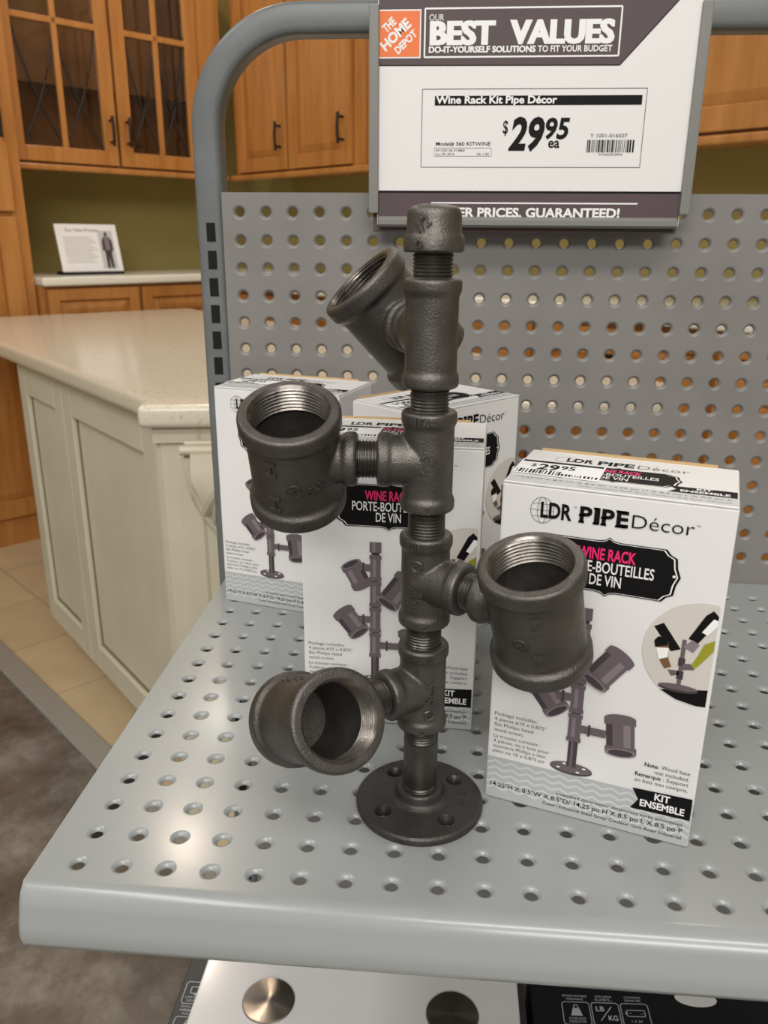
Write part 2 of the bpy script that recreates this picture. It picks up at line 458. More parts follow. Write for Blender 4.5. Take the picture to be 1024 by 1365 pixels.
# ---- tall cabinet at far left
r = root('tall_cabinet', 'tall maple pantry cabinet cut off by the left edge', 'cabinet', kit(0, -1.95), RL)
MB().box(0, 0.645, -0.41, -0.001, ZF, ZUT, 'wood').build('body', r)
d = door_mesh(0.03, 0.60, ZF + 0.12, 0.40, -0.432, 0.07).build('door', r)
d = door_mesh(0.03, 0.60, 0.42, ZUT - 0.02, -0.432, 0.07).build('door', r); pull(d, 0.575, 0.72, -0.432)

# ---- base cabinets and worktops
r = root('base_cabinet', 'maple base cabinet run under the white worktop at left', 'cabinet', kit(0, -1.30), RL)
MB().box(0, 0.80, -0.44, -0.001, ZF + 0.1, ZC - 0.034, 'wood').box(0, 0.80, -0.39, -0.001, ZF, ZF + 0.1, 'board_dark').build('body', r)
for a, c in ((0.02, 0.40), (0.415, 0.79)):
    d = door_mesh(a, c, ZC - 0.21, ZC - 0.045, -0.462, 0.045).build('drawer', r); pull_h(d, (a + c) / 2, ZC - 0.15, -0.462)
    d = door_mesh(a, c, ZF + 0.11, ZC - 0.225, -0.462).build('door', r)
r = root('base_cabinet', 'maple base cabinet run seen through the pegboard holes', 'cabinet', kit(0.50, 0), RK)
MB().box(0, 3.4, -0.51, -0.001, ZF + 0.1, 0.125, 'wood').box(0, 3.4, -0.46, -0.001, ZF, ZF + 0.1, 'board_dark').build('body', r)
for i in range(6):
    a = 0.03 + i * 0.56; c = a + 0.54
    d = door_mesh(a, c, -0.035, 0.105, -0.532, 0.045).build('drawer', r); pull_h(d, (a + c) / 2, 0.035, -0.532)
    d = door_mesh(a, c, ZF + 0.11, -0.05, -0.532).build('door', r)
w = MB().bbox(0, 1.295, -0.48, -0.001, ZC - 0.034, ZC, 'whitetop', 0.012, 3).build('worktop'); w.location = kit(0, -1.30); w.rotation_euler = (0, 0, RL)
tag(w, 'white worktop with rounded edge under the glass cabinet', 'worktop')
w = MB().bbox(0.0, 3.42, -0.56, -0.004, 0.125, 0.165, 'whitetop', 0.012, 3).build('worktop'); w.location = kit(0.50, 0); w.rotation_euler = (0, 0, RK)
tag(w, 'white worktop behind the grey pegboard, seen through its holes', 'worktop')

# ---- small things of the kitchen display
o = root('wall_outlet', 'ivory outlet plate on olive wall under the solid door cabinets', 'outlet', kit(0.62, 0, 0.45), RK)
MB().bbox(-0.036, 0.036, -0.007, -0.0005, -0.058, 0.058, 'ivory', 0.002).build('cover_plate', o)
MB().bbox(-0.017, 0.017, -0.009, -0.006, -0.034, 0.034, 'white', 0.002).build('socket', o)

o = root('countertop_sign', 'white notice card in clear stand on the white worktop', 'sign', kit(0.30, -1.02, ZC), RL)
sg = MB(); th = math.radians(14)
sg.bbox(-0.125, 0.125, -0.035, 0.06, 0.0, 0.012, 'board_dark', 0.002); sg.build('base', o)
def tilt(u, v, L): return (u, -0.02 + v * math.sin(th) - 0.0016 * L * 1.0, 0.012 + v * math.cos(th))
cd = MB()
cv = [tilt(u, v, L) for L in (0, -3) for u, v in ((-0.13, 0), (0.13, 0), (0.13, 0.19), (-0.13, 0.19))]
cd.add(cv, [(0, 1, 2, 3), (7, 6, 5, 4), (0, 4, 5, 1), (1, 5, 6, 2), (2, 6, 7, 3), (3, 7, 4, 0)], 'sticker'); cd.build('card', o)
p = Print(lambda u, v, L: tilt(u, v, L * 0.6))
p.text('Our Value Promise', -0.09, 0.05, 0.160, 0.013, 'inkgrey')
for i in range(11): p.rect(-0.105, 0.135 - i * 0.0098, 0.02 + 0.012 * ((i * 7) % 3 - 1), 0.1375 - i * 0.0098, 'chev')
p.rect(0.045, 0.012, 0.108, 0.165, 'chev2')
p.ell(0.078, 0.150, 0.007, 0.009, 'pur0', 2)
p.poly([(0.066, 0.14), (0.09, 0.14), (0.100, 0.125), (0.102, 0.085), (0.094, 0.082), (0.092, 0.07), (0.093, 0.012), (0.081, 0.012), (0.078, 0.06), (0.075, 0.012), (0.063, 0.012), (0.064, 0.07), (0.062, 0.085), (0.054, 0.085), (0.057, 0.125)], 'pur0', 2)
p.rect(0.068, 0.086, 0.088, 0.138, 'pur2', 3)
p.build('printing', o)

# ---- island
RI = math.radians(-47)
def isl(x, y, z=0.0): return (x * math.cos(RI) - y * math.sin(RI), x * math.sin(RI) + y * math.cos(RI), z)
ZI = 0.055
cm = bmesh.new()
def w2i(x, y): return (x * math.cos(RI) + y * math.sin(RI), -x * math.sin(RI) + y * math.cos(RI))
pts = [(-2.5, 0.172), (-0.70, 0.172), w2i(-0.341, 0.557), w2i(-0.06, 0.607), w2i(0.617, 0.72), (-0.2, 1.12), (-2.5, 1.12)]
vs = [cm.verts.new((x, y, ZI - 0.042)) for x, y in pts]; fc = cm.faces.new(vs)
ex = bmesh.ops.extrude_face_region(cm, geom=[fc])
bmesh.ops.translate(cm, vec=(0, 0, 0.042), verts=[v for v in ex['geom'] if isinstance(v, bmesh.types.BMVert)])
bmesh.ops.recalc_face_normals(cm, faces=cm.faces)
bmesh.ops.bevel(cm, geom=cm.edges[:], offset=0.013, segments=4, affect='EDGES', profile=0.55)
mb = MB(); mb.bm(cm, 'granite', True)
o = mb.build('island_countertop'); o.rotation_euler = (0, 0, RI); tag(o, 'cream speckled quartz countertop of the kitchen island', 'countertop')
o = root('island_cabinet', 'cream painted kitchen island with recessed panels under speckled top', 'cabinet', (0, 0, 0), RI)
zt, zb = ZI - 0.0425, -0.752
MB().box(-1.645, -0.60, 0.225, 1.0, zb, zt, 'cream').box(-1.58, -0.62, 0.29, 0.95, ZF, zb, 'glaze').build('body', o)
def panel(x0, x1):
    mb = MB(); y0, y1, st = 0.198, 0.224, 0.062
    mb.bbox(x0, x0 + st, y0, y1, zb, zt, 'cream', 0.003); mb.bbox(x1 - st, x1, y0, y1, zb, zt, 'cream', 0.003)
    mb.bbox(x0 + st, x1 - st, y0, y1, zb, zb + 0.07, 'cream', 0.003); mb.bbox(x0 + st, x1 - st, y0, y1, zt - 0.085, zt, 'cream', 0.003)
    a, b_, c, d = x0 + st, x1 - st, zb + 0.07, zt - 0.085
    for q in ((a, a + 0.005, c, d), (b_ - 0.005, b_, c, d), (a, b_, c, c + 0.005), (a, b_, d - 0.005, d)):
        mb.box(q[0], q[1], y0 + 0.010, y1, q[2], q[3], 'glaze')
    mb.bbox(a + 0.006, b_ - 0.006, y0 + 0.012, y1, c + 0.006, d - 0.006, 'cream', 0.006)
    return mb.build('recessed_panel', o)
panel(-1.644, -1.285); panel(-1.283, -0.735)
mb = MB(); mb.bbox(-0.733, -0.70, 0.196, 0.23, zb, zt, 'cream', 0.004); mb.box(-0.70, -0.62, 0.205, 0.24, zb, zt, 'cream')
PA = math.radians(10); PB = w2i(-0.326, 0.590)
def post(x, y):   # x along the post face, y into the island
    a = PA - RI
    return (PB[0] + x * math.cos(a) - y * math.sin(a), PB[1] + x * math.sin(a) + y * math.cos(a))
pp = [post(0, 0.012), post(0.012, 0), post(0.29, 0), post(0.29, 0.22), post(0, 0.22)]
mb.prism(pp, ZF, zt, 'cream', 'xy')
for x0, x1, z0, z1 in ((0.0, 0.30, zt - 0.03, zt), (0.04, 0.27, ZF + 0.15, zt - 0.06)):
    mb.prism([post(x0, -0.008), post(x1, -0.008), post(x1, 0.004), post(x0, 0.004)], z0, z1, 'cream', 'xy')
mb.build('corner_post', o)
cb = MB(); cx = 0.128
def cpt(x, y, z): q = post(x, y); return (q[0], q[1], z)
prof = [(-0.006, zt - 0.045), (-0.036, zt - 0.045), (-0.040, zt - 0.07), (-0.046, zt - 0.09), (-0.040, zt - 0.13), (-0.024, zt - 0.17), (-0.006, zt - 0.195)]
n_ = len(prof)
cb.add([cpt(cx + sx * (0.060 if k < 4 else 0.060 - 0.014 * (k - 3)), y, z) for sx in (-1, 1) for k, (y, z) in enumerate(prof)],
       [tuple(range(n_)), tuple(range(2 * n_ - 1, n_ - 1, -1))] + [(k, k + n_, (k + 1) % n_ + n_, (k + 1) % n_) for k in range(n_)], 'cream')
for z, h, e, q in ((zt - 0.040, 0.018, 0.078, -0.05), (zt - 0.028, 0.010, 0.070, -0.042)):
    cb.tube([cpt(cx - e, q / 2, z), cpt(cx + e, q / 2, z)], h / 2, 'cream', 10)
for k in range(-2, 3):
    a = k * 0.33
    cb.tube([cpt(cx + 0.062 * math.sin(a) * q, -0.050 - 0.010 * math.sin(q * PI) + 0.034 * q * q, zt - 0.068 - 0.115 * q * math.cos(a)) for q in [i / 8 for i in range(9)]], 0.012, 'cream', 8)
for s_ in (-1, 1):
    cb.tube([cpt(cx + s_ * (0.066 - 0.056 * (q / 10) ** 2.2), -0.022 + 0.012 * q / 10, zt - 0.055 - 0.155 * q / 10) for q in range(11)], 0.010, 'cream', 8)
tag(cb.build('corbel', o), 'carved leaf corbel')

# ================================================================== GONDOLA
def perforated(mb, u0, u1, v0, v1, cu, cv, nu, nv, pitch, rout, rin, depth, wall, fn, m, seg=20):
    """flat sheet u0..u1 x v0..v1 with nu x nv dimpled holes; fn(u, v, w) -> 3D, w = depth into the sheet"""
    h = pitch / 2
    for i in range(nu):
        for j in range(nv):
            x, y = cu + i * pitch, cv + j * pitch
            ang = [2 * PI * k / seg + PI / 4 for k in range(seg)]
            sq = []
            for a in ang:
                c, s_ = math.cos(a), math.sin(a); q = h / max(abs(c), abs(s_)); sq.append((x + c * q, y + s_ * q, 0.0))
            rings = [sq]
            for rr, dd in ((rout, 0.0), ((rout + rin) / 2, depth * 0.35), (rin, depth), (rin * 0.98, depth + wall)):
                rings.append([(x + math.cos(a) * rr, y + math.sin(a) * rr, dd) for a in ang])
            v = [fn(*p_) for rg in rings for p_ in rg]
            for lv in range(4):
                mb.add([] if lv else v, [], m) if lv == 0 else None
                o_ = len(mb.v) - len(v)
                for k in range(seg):
                    k2 = (k + 1) % seg
                    mb.f.append([o_ + lv * seg + k, o_ + lv * seg + k2, o_ + (lv + 1) * seg + k2, o_ + (lv + 1) * seg + k])
                    mb.m.append(mb.mi(m)); mb.sm.append(lv > 0)
    a0, a1, b0, b1 = cu - h, cu + (nu - 0.5) * pitch, cv - h, cv + (nv - 0.5) * pitch
    for q in ((u0, a0, v0, v1), (a1, u1, v0, v1), (a0, a1, v0, b0), (a0, a1, b1, v1)):
        if q[1] - q[0] > 1e-5 and q[3] - q[2] > 1e-5:
            mb.add([fn(q[0], q[2], 0), fn(q[1], q[2], 0), fn(q[1], q[3], 0), fn(q[0], q[3], 0)], [(0, 1, 2, 3)], m)

gon = root('gondola_frame', 'grey steel display fixture frame with pegboard back and curved top tube', 'display rack', (0, 0, ZF))
g = -ZF
mb = MB()
# pegboard: 14 rows of holes above the shelf
perforated(mb, -0.0165, 0.93, -0.86, 0.375, 0.0, 0.3573 - 13 * 0.0254, 36, 14, 0.0254, 0.0068, 0.0041, 0.0024, 0.001, lambda u, v, w_: (u, w_, v + g), 'board')
mb.add([(-0.0165, 0, g + 0.375), (0.93, 0, g + 0.375), (0.93, 0.012, g + 0.375), (-0.0165, 0.012, g + 0.375)], [(0, 1, 2, 3)], 'board')
mb.add([(-0.0165, 0, 0), (-0.0165, 0, g + 0.375), (-0.0165, 0.012, g + 0.375), (-0.0165, 0.012, 0)], [(0, 1, 2, 3)], 'board')
tag(mb.build('pegboard', gon, recalc=False, sharp='keep'), 'perforated grey back panel')
def rsec(w_, d_, r_, n_=4):
    p_ = []
    for cx, cy, a0 in ((w_ / 2 - r_, d_ / 2 - r_, 0), (-w_ / 2 + r_, d_ / 2 - r_, 90), (-w_ / 2 + r_, -d_ / 2 + r_, 180), (w_ / 2 - r_, -d_ / 2 + r_, 270)):
        p_ += [(cx + r_ * math.cos(math.radians(a0 + k * 90 / n_)), cy + r_ * math.sin(math.radians(a0 + k * 90 / n_))) for k in range(n_ + 1)]
    return p_
def sweep(mb, path, sec, m):
    """path: list of (point, side direction) in the xz plane; sec u -> side, v -> y"""
    vs = []; n_ = len(sec)
    for p_, s_ in path:
        vs += [(p_[0] + s_[0] * a, p_[1] + b_, p_[2] + s_[2] * a) for a, b_ in sec]
    fs = []
    for i in range(len(path) - 1):
        for k in range(n_): fs.append((i * n_ + k, i * n_ + (k + 1) % n_, (i + 1) * n_ + (k + 1) % n_, (i + 1) * n_ + k))
    fs += [list(range(n_)), list(range((len(path) - 1) * n_, len(path) * n_))[::-1]]
    mb.add(vs, fs, m, True)
PXC, PW, PD, PY = -0.0298, 0.0262, 0.030, 0.017
path = [((PXC, PY, 0.0), (1, 0, 0)), ((PXC, PY, g + 0.4285), (1, 0, 0))]
Rb = 0.0905
for k in range(1, 17):
    a = PI - k * PI / 32
    path.append(((PXC + Rb + Rb * math.cos(a), PY, g + 0.4285 + Rb * math.sin(a)), (-math.cos(a), 0, -math.sin(a))))
path.append(((0.96, PY, g + 0.4285 + Rb), (0, 0, -1)))
mb = MB(); sweep(mb, path, rsec(PW, PD, 0.006), 'post')
mb.build('upright', gon)
sl = MB()
for i in range(44):
    z = g + 0.3395 - i * 0.0254
    if z < 0.1: break
    sl.box(-0.0330, -0.0245, PY - PD / 2 - 0.0006, PY - PD / 2 + 0.0004, z - 0.0085, z + 0.0085, 'slot')  # no opening cut: black plate on the face paints the slot's inner shade
tag(sl.build('slot_row', gon), 'mounting slots, the shade inside painted on as black plates')
mb = MB(); mb.bbox(-0.043, 0.93, -0.46, 0.032, 0.0, 0.11, 'post', 0.004); mb.build('base_deck', gon)

def shelf(name, label, z, y0, holes):
    r_ = root(name, label, 'shelf', (0, 0, z))
    mb = MB(); x0, x1, yb = -0.0215, 0.70, -0.004
    prof = [(y0 + 0.00154, 0.0), (y0 - 0.001, 0.0), (y0 - 0.006, -0.0012), (y0 - 0.0095, -0.0040), (y0 - 0.0118, -0.0085), (y0 - 0.0140, -0.0165), (y0 - 0.0152, -0.0190), (y0 - 0.0168, -0.0268), (y0 - 0.0162, -0.0300), (y0 - 0.0135, -0.0314), (y0 - 0.008, -0.0312)]
    if holes:
        perforated(mb, x0, x1, y0 + 0.00154, yb, 0.0027, -0.4458, 27, 17, 0.02532, 0.0062, 0.0035, 0.0018, 0.001, lambda u, v, w_: (u, v, -w_), 'shelf')
    else:
        mb.add([(x0, y0 + 0.00154, 0), (x1, y0 + 0.00154, 0), (x1, yb, 0), (x0, yb, 0)], [(0, 1, 2, 3)], 'shelf')
    mb.build('deck', r_, recalc=False, sharp='keep')
    lp = MB(); n_ = len(prof)
    xs = [x0, x0 + 0.004, x1]
    vs = [(x, y, zz) for x in xs for y, zz in prof]
    fs = [(i * n_ + k, (i + 1) * n_ + k, (i + 1) * n_ + k + 1, i * n_ + k + 1) for i in range(len(xs) - 1) for k in range(n_ - 1)]
    for i in range(n_):  # rounded left nose
        y, zz = vs[i][1], vs[i][2]
        vs[i] = (x0 + (0.0 if zz > -0.001 else 0.0), y + (0.004 if i > 1 else 0), zz)
    lp.add(vs, fs, 'shelf', True)
    lp.add([(x0, yb, 0), (x0, y0 + 0.004, 0), (x0, y0 - 0.002, -0.004), (x0, y0 - 0.0078, -0.0085), (x0, y0 - 0.0120, -0.0265), (x0, y0 - 0.008, -0.0312), (x0, y0 + 0.03, -0.0312), (x0, yb, -0.030)], [tuple(range(8))], 'shelf')
    lp.build('front_lip', r_, recalc=False, sharp=60)
    for xx in (-0.012, 0.665):
        bk = MB(); bk.prism([(yb - 0.002, -0.004), (y0 + 0.05, -0.004), (y0 + 0.05, -0.03), (yb - 0.002, -0.06)], xx, xx + 0.003, 'post', 'yz')
        bk.build('bracket', r_)
    return r_
shelf('display_shelf', 'glossy grey perforated steel shelf carrying the pipe rack and boxes', 0.0, -0.460, True)
shelf('lower_shelf', 'grey steel shelf below, carrying the dark cartons', -0.432, -0.470, False)

# ================================================================== PRICE SIGN  (plane y = -0.03)
SX, SZ, SY = 0.1335, 0.345, -0.030
sg = root('price_sign', 'white shop price sign in grey holder hanging over the pegboard', 'sign', (SX, SY, SZ))
mmf = lambda u, v, L: (u / 1000, -0.00012 * L, v / 1000)
MB().box(0.0, 0.2645, 0.0, 0.003, 0.002, 0.2, 'signwhite').build('backing', sg)
p = Print(mmf)
p.poly([(0.5, 129.5), (201.7, 128.6), (244.5, 174.9), (244.5, 199), (0.5, 199)], 'signpurple', 1)
p.line([(0.5, 129.2), (201.8, 128.2), (264, 196)], 0.8, 'ink', 2)
p.rect(0.5, 2, 264, 29.0, 'signpurple', 1); p.rect(0.5, 28.6, 264, 30.4, 'ink', 2)
p.rect(1.0, 134.5, 36.0, 170.6, 'white', 2); p.rect(1.0, 135.6, 35.0, 169.6, 'orange', 3)
a = math.radians(42)
p.text('THE', 7.0, 18.5, 153.2, 6.2, 'white', 4, 0.035, 0, a)
p.text('HOME', 6.4, 35.5, 139.6, 7.4, 'white', 4, 0.04, 0, a)
p.text('DEPOT', 17.0, 38.8, 137.4, 5.4, 'white', 4, 0.035, 0, a)
p.frame(39.2, 135.2, 200.0, 171.0, 1.3, 'white', 2)
p.text('OUR', 42.8, 55, 162.2, 4.6, 'white', 2, 0.0)
for k_, dx in enumerate((0, 0.7, -0.7)):
    p.text('BEST', 44 + dx, 97.3 + dx, 144.8, 16.2, 'white', 2 + 0.4 * k_, 0.035)
    p.text('VALUES', 110.2 + dx, 195 + dx, 145.1, 16.2, 'white', 2 + 0.4 * k_, 0.035)
p.text('DO-IT-YOURSELF SOLUTIONS', 42.8, 131.6, 138.5, 4.4, 'white', 2, 0.03)
p.text('DO-IT-YOURSELF SOLUTIONS', 43.0, 131.8, 138.6, 4.4, 'white', 2.5, 0.03)
p.text('TO FIT YOUR BUDGET', 133.6, 194.5, 138.6, 4.4, 'white', 2, 0.02)
p.frame(38.2, 49.6, 226.4, 111.0, 0.45, 'ink', 2)
p.rect(49, 98.4, 223, 105.8, 'ink', 2); p.text('Wine Rack Kit Pipe Décor', 50, 152.4, 99.9, 5.6, 'white', 3, 0.03)
p.text('$', 108, 112.4, 76.5, 10, 'ink', 2, 0.015)
p.text('29', 113.3, 143.5, 64.0, 24.0, 'ink', 2, 0.035, 0.18)
p.text('95', 144.2, 164.5, 72.6, 15.4, 'ink', 2, 0.03, 0.15)
p.text('ea', 147.3, 157, 65.3, 8.0, 'ink', 2, 0.02)
p.text('Model# 360 KITWINE', 50.8, 98, 66.9, 2.9, 'ink', 2, 0.01)
p.frame(49.7, 58.5, 99, 65.0, 0.25, 'ink', 2)
p.text('04 C02136 310860', 51, 76, 62.3, 1.7, 'ink', 2); p.text('Jun 09, 2016', 51, 67, 59.4, 1.7, 'ink', 2); p.text('SA 1.00', 86.5, 97, 59.4, 1.7, 'ink', 2)
p.text('Y 1001-016507', 182.4, 213.6, 73.3, 2.9, 'ink', 2)
rnd = random.Random(7); u = 180.3
while u < 219.5:
    w_ = rnd.choice((0.5, 0.5, 0.9, 1.4)); p.rect(u, 61.5, min(u + w_, 220), 71.4, 'ink', 2); u += w_ + rnd.choice((0.5, 0.6, 1.0))
p.text('019442333934', 190.8, 210.8, 58.9, 1.9, 'ink', 2)
p.rect(48, 19.8, 227.8, 21.0, 'white', 2)
p.text('LOWER PRICES, GUARANTEED!', 44, 213.2, 8.9, 7.3, 'white', 2, 0.035)
p.build('printing', sg)
for xx, nm in ((-0.0075, 'left'), (0.2635, 'right')):
    c = MB(); c.bbox(xx, xx + 0.0085, -0.004, 0.006, 0.0115, 0.1742, 'channel', 0.001); c.build('side_channel', sg)
c = MB(); c.prism([(0.004, 0.010), (-0.003, 0.0085), (-0.006, 0.006), (-0.006, 0.002), (-0.003, 0.0), (0.004, 0.0)], 0.0015, 0.262, 'channel', 'yz'); tag(c.build('trough', sg), 'grey lower rail')
c = MB(); c.bbox(-0.004, 0.264, 0.0035, 0.006, -0.004, 0.165, 'signpurple', 0.001); c.build('back_plate', sg)
for xx in (0.03, 0.235): MB().box(xx, xx + 0.02, 0.003, 0.0315, 0.168, 0.172, 'channel').build('hanger', sg)

# ================================================================== WINE RACK KIT BOXES
BW, BD, BH = 0.1217, 0.0781, 0.2089
def cup2d(p, cx, cz, ang, L, r, L0):
    """printed picture of a threaded cup: axis angle ang (deg), open end forward"""
    c, s_ = math.cos(math.radians(ang)), math.sin(math.radians(ang))
    T = lambda a, b: (cx + a * c - b * s_, cz + a * s_ + b * c)
    q = 0.32
    p.poly([T(-L / 2, -r * .9), T(L / 2, -r * .9), T(L / 2, r * .9), T(-L / 2, r * .9)], 'pur1', L0)
    p.poly([T(-L / 2, r * .2), T(L / 2, r * .2), T(L / 2, r * .65), T(-L / 2, r * .65)], 'pur2', L0 + 1)
    p.poly([T(-L / 2, -r * .9), T(L / 2, -r * .9), T(L / 2, -r * .5), T(-L / 2, -r * .5)], 'pur0', L0 + 1.2)
    for e in (-1, 1):
        p.poly([T(e * L / 2 - 2, -r), T(e * L / 2 + 2, -r), T(e * L / 2 + 2, r), T(e * L / 2 - 2, r)], 'pur1', L0 + 2)
        p.ell(*T(e * L / 2 + 2 * e, 0), r * q, r, 'pur1', L0 + 2.5, math.radians(ang))
    p.ell(*T(L / 2 + 2, 0), r * q, r, 'pur2', L0 + 3, math.radians(ang)); p.ell(*T(L / 2 + 2, 0), r * q * .75, r * .8, 'pur0', L0 + 4, math.radians(ang))
def tee2d(p, cx, cz, L0, side, h=8.0, w=3.6):
    p.rect(cx - w, cz - h, cx + w, cz + h, 'pur1', L0); p.rect(cx - w * .5, cz - h, cx + w * .1, cz + h, 'pur2', L0 + 1)
    for s_ in (-1, 1): p.rect(cx - w * 1.15, cz + s_ * h - 1.5, cx + w * 1.15, cz + s_ * h + 1.5, 'pur1', L0 + 2)
    if side: p.rect(cx + side * w, cz - 2.6, cx + side * (18 if side > 0 else 12), cz + 2.6, 'pur1', L0); p.rect(cx + side * 7.6, cz - 3.8, cx + side * 9, cz + 3.8, 'pur0', L0 + 1)
def rack2d(p, cx):
    p.ell(cx, 34.5, 12.5, 4.0, 'pur0', 1); p.ell(cx, 35.3, 12.3, 3.6, 'pur1', 2)
    for a in range(4): p.ell(cx + 8.6 * math.cos(a * PI / 2 + .5), 35.3 + 2.4 * math.sin(a * PI / 2 + .5), 1.1, .55, 'white', 3)
    p.rect(cx - 2.7, 36, cx + 2.7, 140, 'pur0', 3); p.rect(cx - 1.2, 36, cx + .4, 54, 'pur1', 4)
    cup2d(p, cx + 26, 64.5, -84, 18.5, 8.8, 4); tee2d(p, cx, 63.5, 9, 1)
    cup2d(p, cx - 17, 80, -52, 16, 8.2, 4); tee2d(p, cx, 83, 9, -1)
    cup2d(p, cx - 13, 116, 118, 14, 7.5, 4); tee2d(p, cx, 122, 9, -1)
    cup2d(p, cx + 15, 106, 235, 20, 8.6, 14); tee2d(p, cx, 102.5, 9, 0)
    p.rect(cx - 4, 133.5, cx + 4, 141, 'pur1', 10); p.rect(cx - 2, 133.5, cx, 141, 'pur2', 11)
def badge(p, c, v0, v1, hw, m, L, k=1.0):
    m_ = (v0 + v1) / 2; hh = (v1 - v0) / 2
    pr = [(0, 1.0), (.06, .90), (.16, .86), (.78, .86), (.84, .70), (.93, .60), (.95, .28), (1.0, 0.0)]
    q = pr + [(a, -b) for a, b in pr[::-1][1:]] ; q = q + [(-a, b) for a, b in q[::-1][1:-1]]
    p.poly([(c + a * hw * k, m_ + b * hh * k) for a, b in q], m, L)
def make_box(label, loc, rz):
    r_ = root('wine_rack_box', label, 'box', loc, rz, 'wine rack kit cartons')
    mb = MB(); mb.bbox(0, BW, 0, BD, 0, BH - 0.0012, 'carton', 0.0012); mb.build('carton', r_)
    lid = MB(); lid.bbox(0.0006, BW - 0.0006, -0.0004, BD - 0.003, BH - 0.0012, BH, 'carton', 0.0004)
    lid.build('lid_flap', r_)
    kf = MB(); kf.box(0.006, BW - 0.012, BD - 0.003, BD - 0.0008, BH - 0.002, BH + 0.0012, 'kraft'); tag(kf.build('flap_edge', r_), 'bare brown cardboard edge')
    p = Print(lambda u, v, L: (u / 1000, -0.00042 - 0.00007 * L, v / 1000))
    # band with zigzags
    p.rect(0.6, 0.8, 121.2, 30.4, 'chev', 1)
    for j in range(5):
        pts = [(0.8 + i * 5.0, 26.8 - j * 4.6 + (1.25 if i % 2 else -1.25)) for i in range(25)]
        p.line(pts, 1.5, 'chev2', 2)
    # maker's mark line
    p.ring(23.0, 194.4, 6.4, 7.4, .28, 'inkgrey', 1); p.ring(23.0, 194.4, 2.6, 7.4, .25, 'inkgrey', 1)
    for dv in (-3.6, 0, 3.6):
        hw = 6.4 * math.sqrt(1 - (dv / 7.4) ** 2); p.line([(23 - hw, 194.4 + dv), (23 + hw, 194.4 + dv)], .25, 'inkgrey', 1)
    p.text('LDR', 22.2, 39.2, 190.6, 8.4, 'ink', 2, 0.03); p.text('TM', 39.9, 41.4, 197.8, 1.0, 'ink', 2)
    u = 43.4
    for ch, wd in (('P', 6.6), ('I', 3.0), ('P', 6.6), ('E', 6.2)):
        p.text(ch, u, u + wd, 190.7, 8.4, 'ink', 2, 0.035)
        for vv in (190.7, 199.1 if ch in 'IE' else 194.5): p.rect(u - .5, vv - .6, u + (2.6 if ch == 'P' else wd * .8), vv + .6, 'ink', 2)
        u += wd + 1.05
    p.text('Décor', 70.8, 101.9, 190.9, 7.4, 'ink', 2, -0.008); p.text('TM', 102.6, 104.6, 196, 1.0, 'ink', 2)
    # badge
    badge(p, 60.4, 149.2, 184.0, 38, 'ink', 1); badge(p, 60.4, 149.2, 184.0, 38, 'white', 2, 0.965); badge(p, 60.4, 149.2, 184.0, 38, 'ink', 3, 0.945)
    for s_ in (-1, 1): p.ell(60.4 + s_ * 34.6, 167, .8, .8, 'white', 4)
    p.text('WINE RACK', 44.2, 75.0, 170.6, 6.3, 'pink', 4, 0.028); p.text('PORTE-BOUTEILLES', 35.5, 85.0, 163.1, 6.2, 'white', 4, 0.012); p.text('DE VIN', 51.6, 68.5, 155.6, 6.2, 'white', 4, 0.012)
    rack2d(p, 51.5)
    # round photo
    C_ = 119.6
    p.ell(114.5, 124, 31, 30.7, 'beige', 1, clip=C_)
    p.poly([(95.2, 99.6), (C_, 104.3), (C_, 93.8), (114.5, 93.4), (104, 95.2)], 'ink', 2)
    p.ell(104.4, 102, 10.4, 2.3, 'pur0', 3); p.ell(104.4, 102.9, 10.2, 1.8, 'pur1', 4)
    p.rect(103.4, 103, 105.6, 132, 'pur1', 5); p.rect(102.8, 108, 106.2, 113, 'pur0', 6); p.rect(102.8, 116, 106.2, 121, 'pur0', 6)
    p.poly([(88.2, 137), (93, 139.8), (103.2, 126), (98.3, 123.8)], 'ink', 5)
    p.poly([(89.2, 128.6), (91, 131.4), (95.4, 131.6), (96.6, 129.6), (97.6, 119), (99.6, 114.6), (96.2, 112.8), (93.4, 117)], 'winebrown', 6)
    p.poly([(89.2, 128.6), (91, 131.4), (95.4, 131.6), (96.6, 129.6), (96.4, 127), (90, 125)], 'ink', 7); p.poly([(90.6, 124.6), (97, 125.6), (97.2, 120), (92.6, 117.8)], 'sticker', 7)
    p.poly([(98, 112.6), (100, 109.2), (104, 110.6), (103.4, 113)], 'pur1', 6)
    p.poly([(104, 127.8), (108.6, 132.6), (112.2, 130.4), (109.6, 125.2)], 'pur2', 7)
    p.poly([(106.3, 133), (111.4, 131.2), (C_, 145.0), (C_, 148.4), (116.8, 151.2), (113.4, 148)], 'ink', 6)
    p.poly([(112.4, 138), (115.6, 136.6), (C_, 142.8), (C_, 146), (117.4, 146.6)], 'sticker', 7)
    p.poly([(108.6, 115.6), (112.2, 124), (114.6, 131.2), (C_, 134.4), (C_, 128), (113.6, 118.6), (110.4, 114.6)], 'winegreen', 6)
    p.poly([(105, 117.6), (109, 118.4), (111.4, 115.2), (105.6, 114)], 'pur1', 7)
    # small print
    for i, (tx, w_) in enumerate((('Package includes:', 26), ('4 pieces #10 x 0.875"', 31.6), ('flat Philips head', 24), ('wood screws.', 18.5))): p.text(tx, 3.5, 3.5 + w_, 60.2 - i * 3.75, 2.3, 'inkgrey', 2, -0.004)
    for i, (tx, w_) in enumerate((('La trousse contient :', 29), ('4 pièces, vis à bois pour', 34.5), ('tournevis Phillips à tête', 32.5), ('plate no 10 x 0,875 po', 32))): p.text(tx, 3.5, 3.5 + w_, 44.6 - i * 3.55, 2.2, 'inkgrey', 2, -0.004)
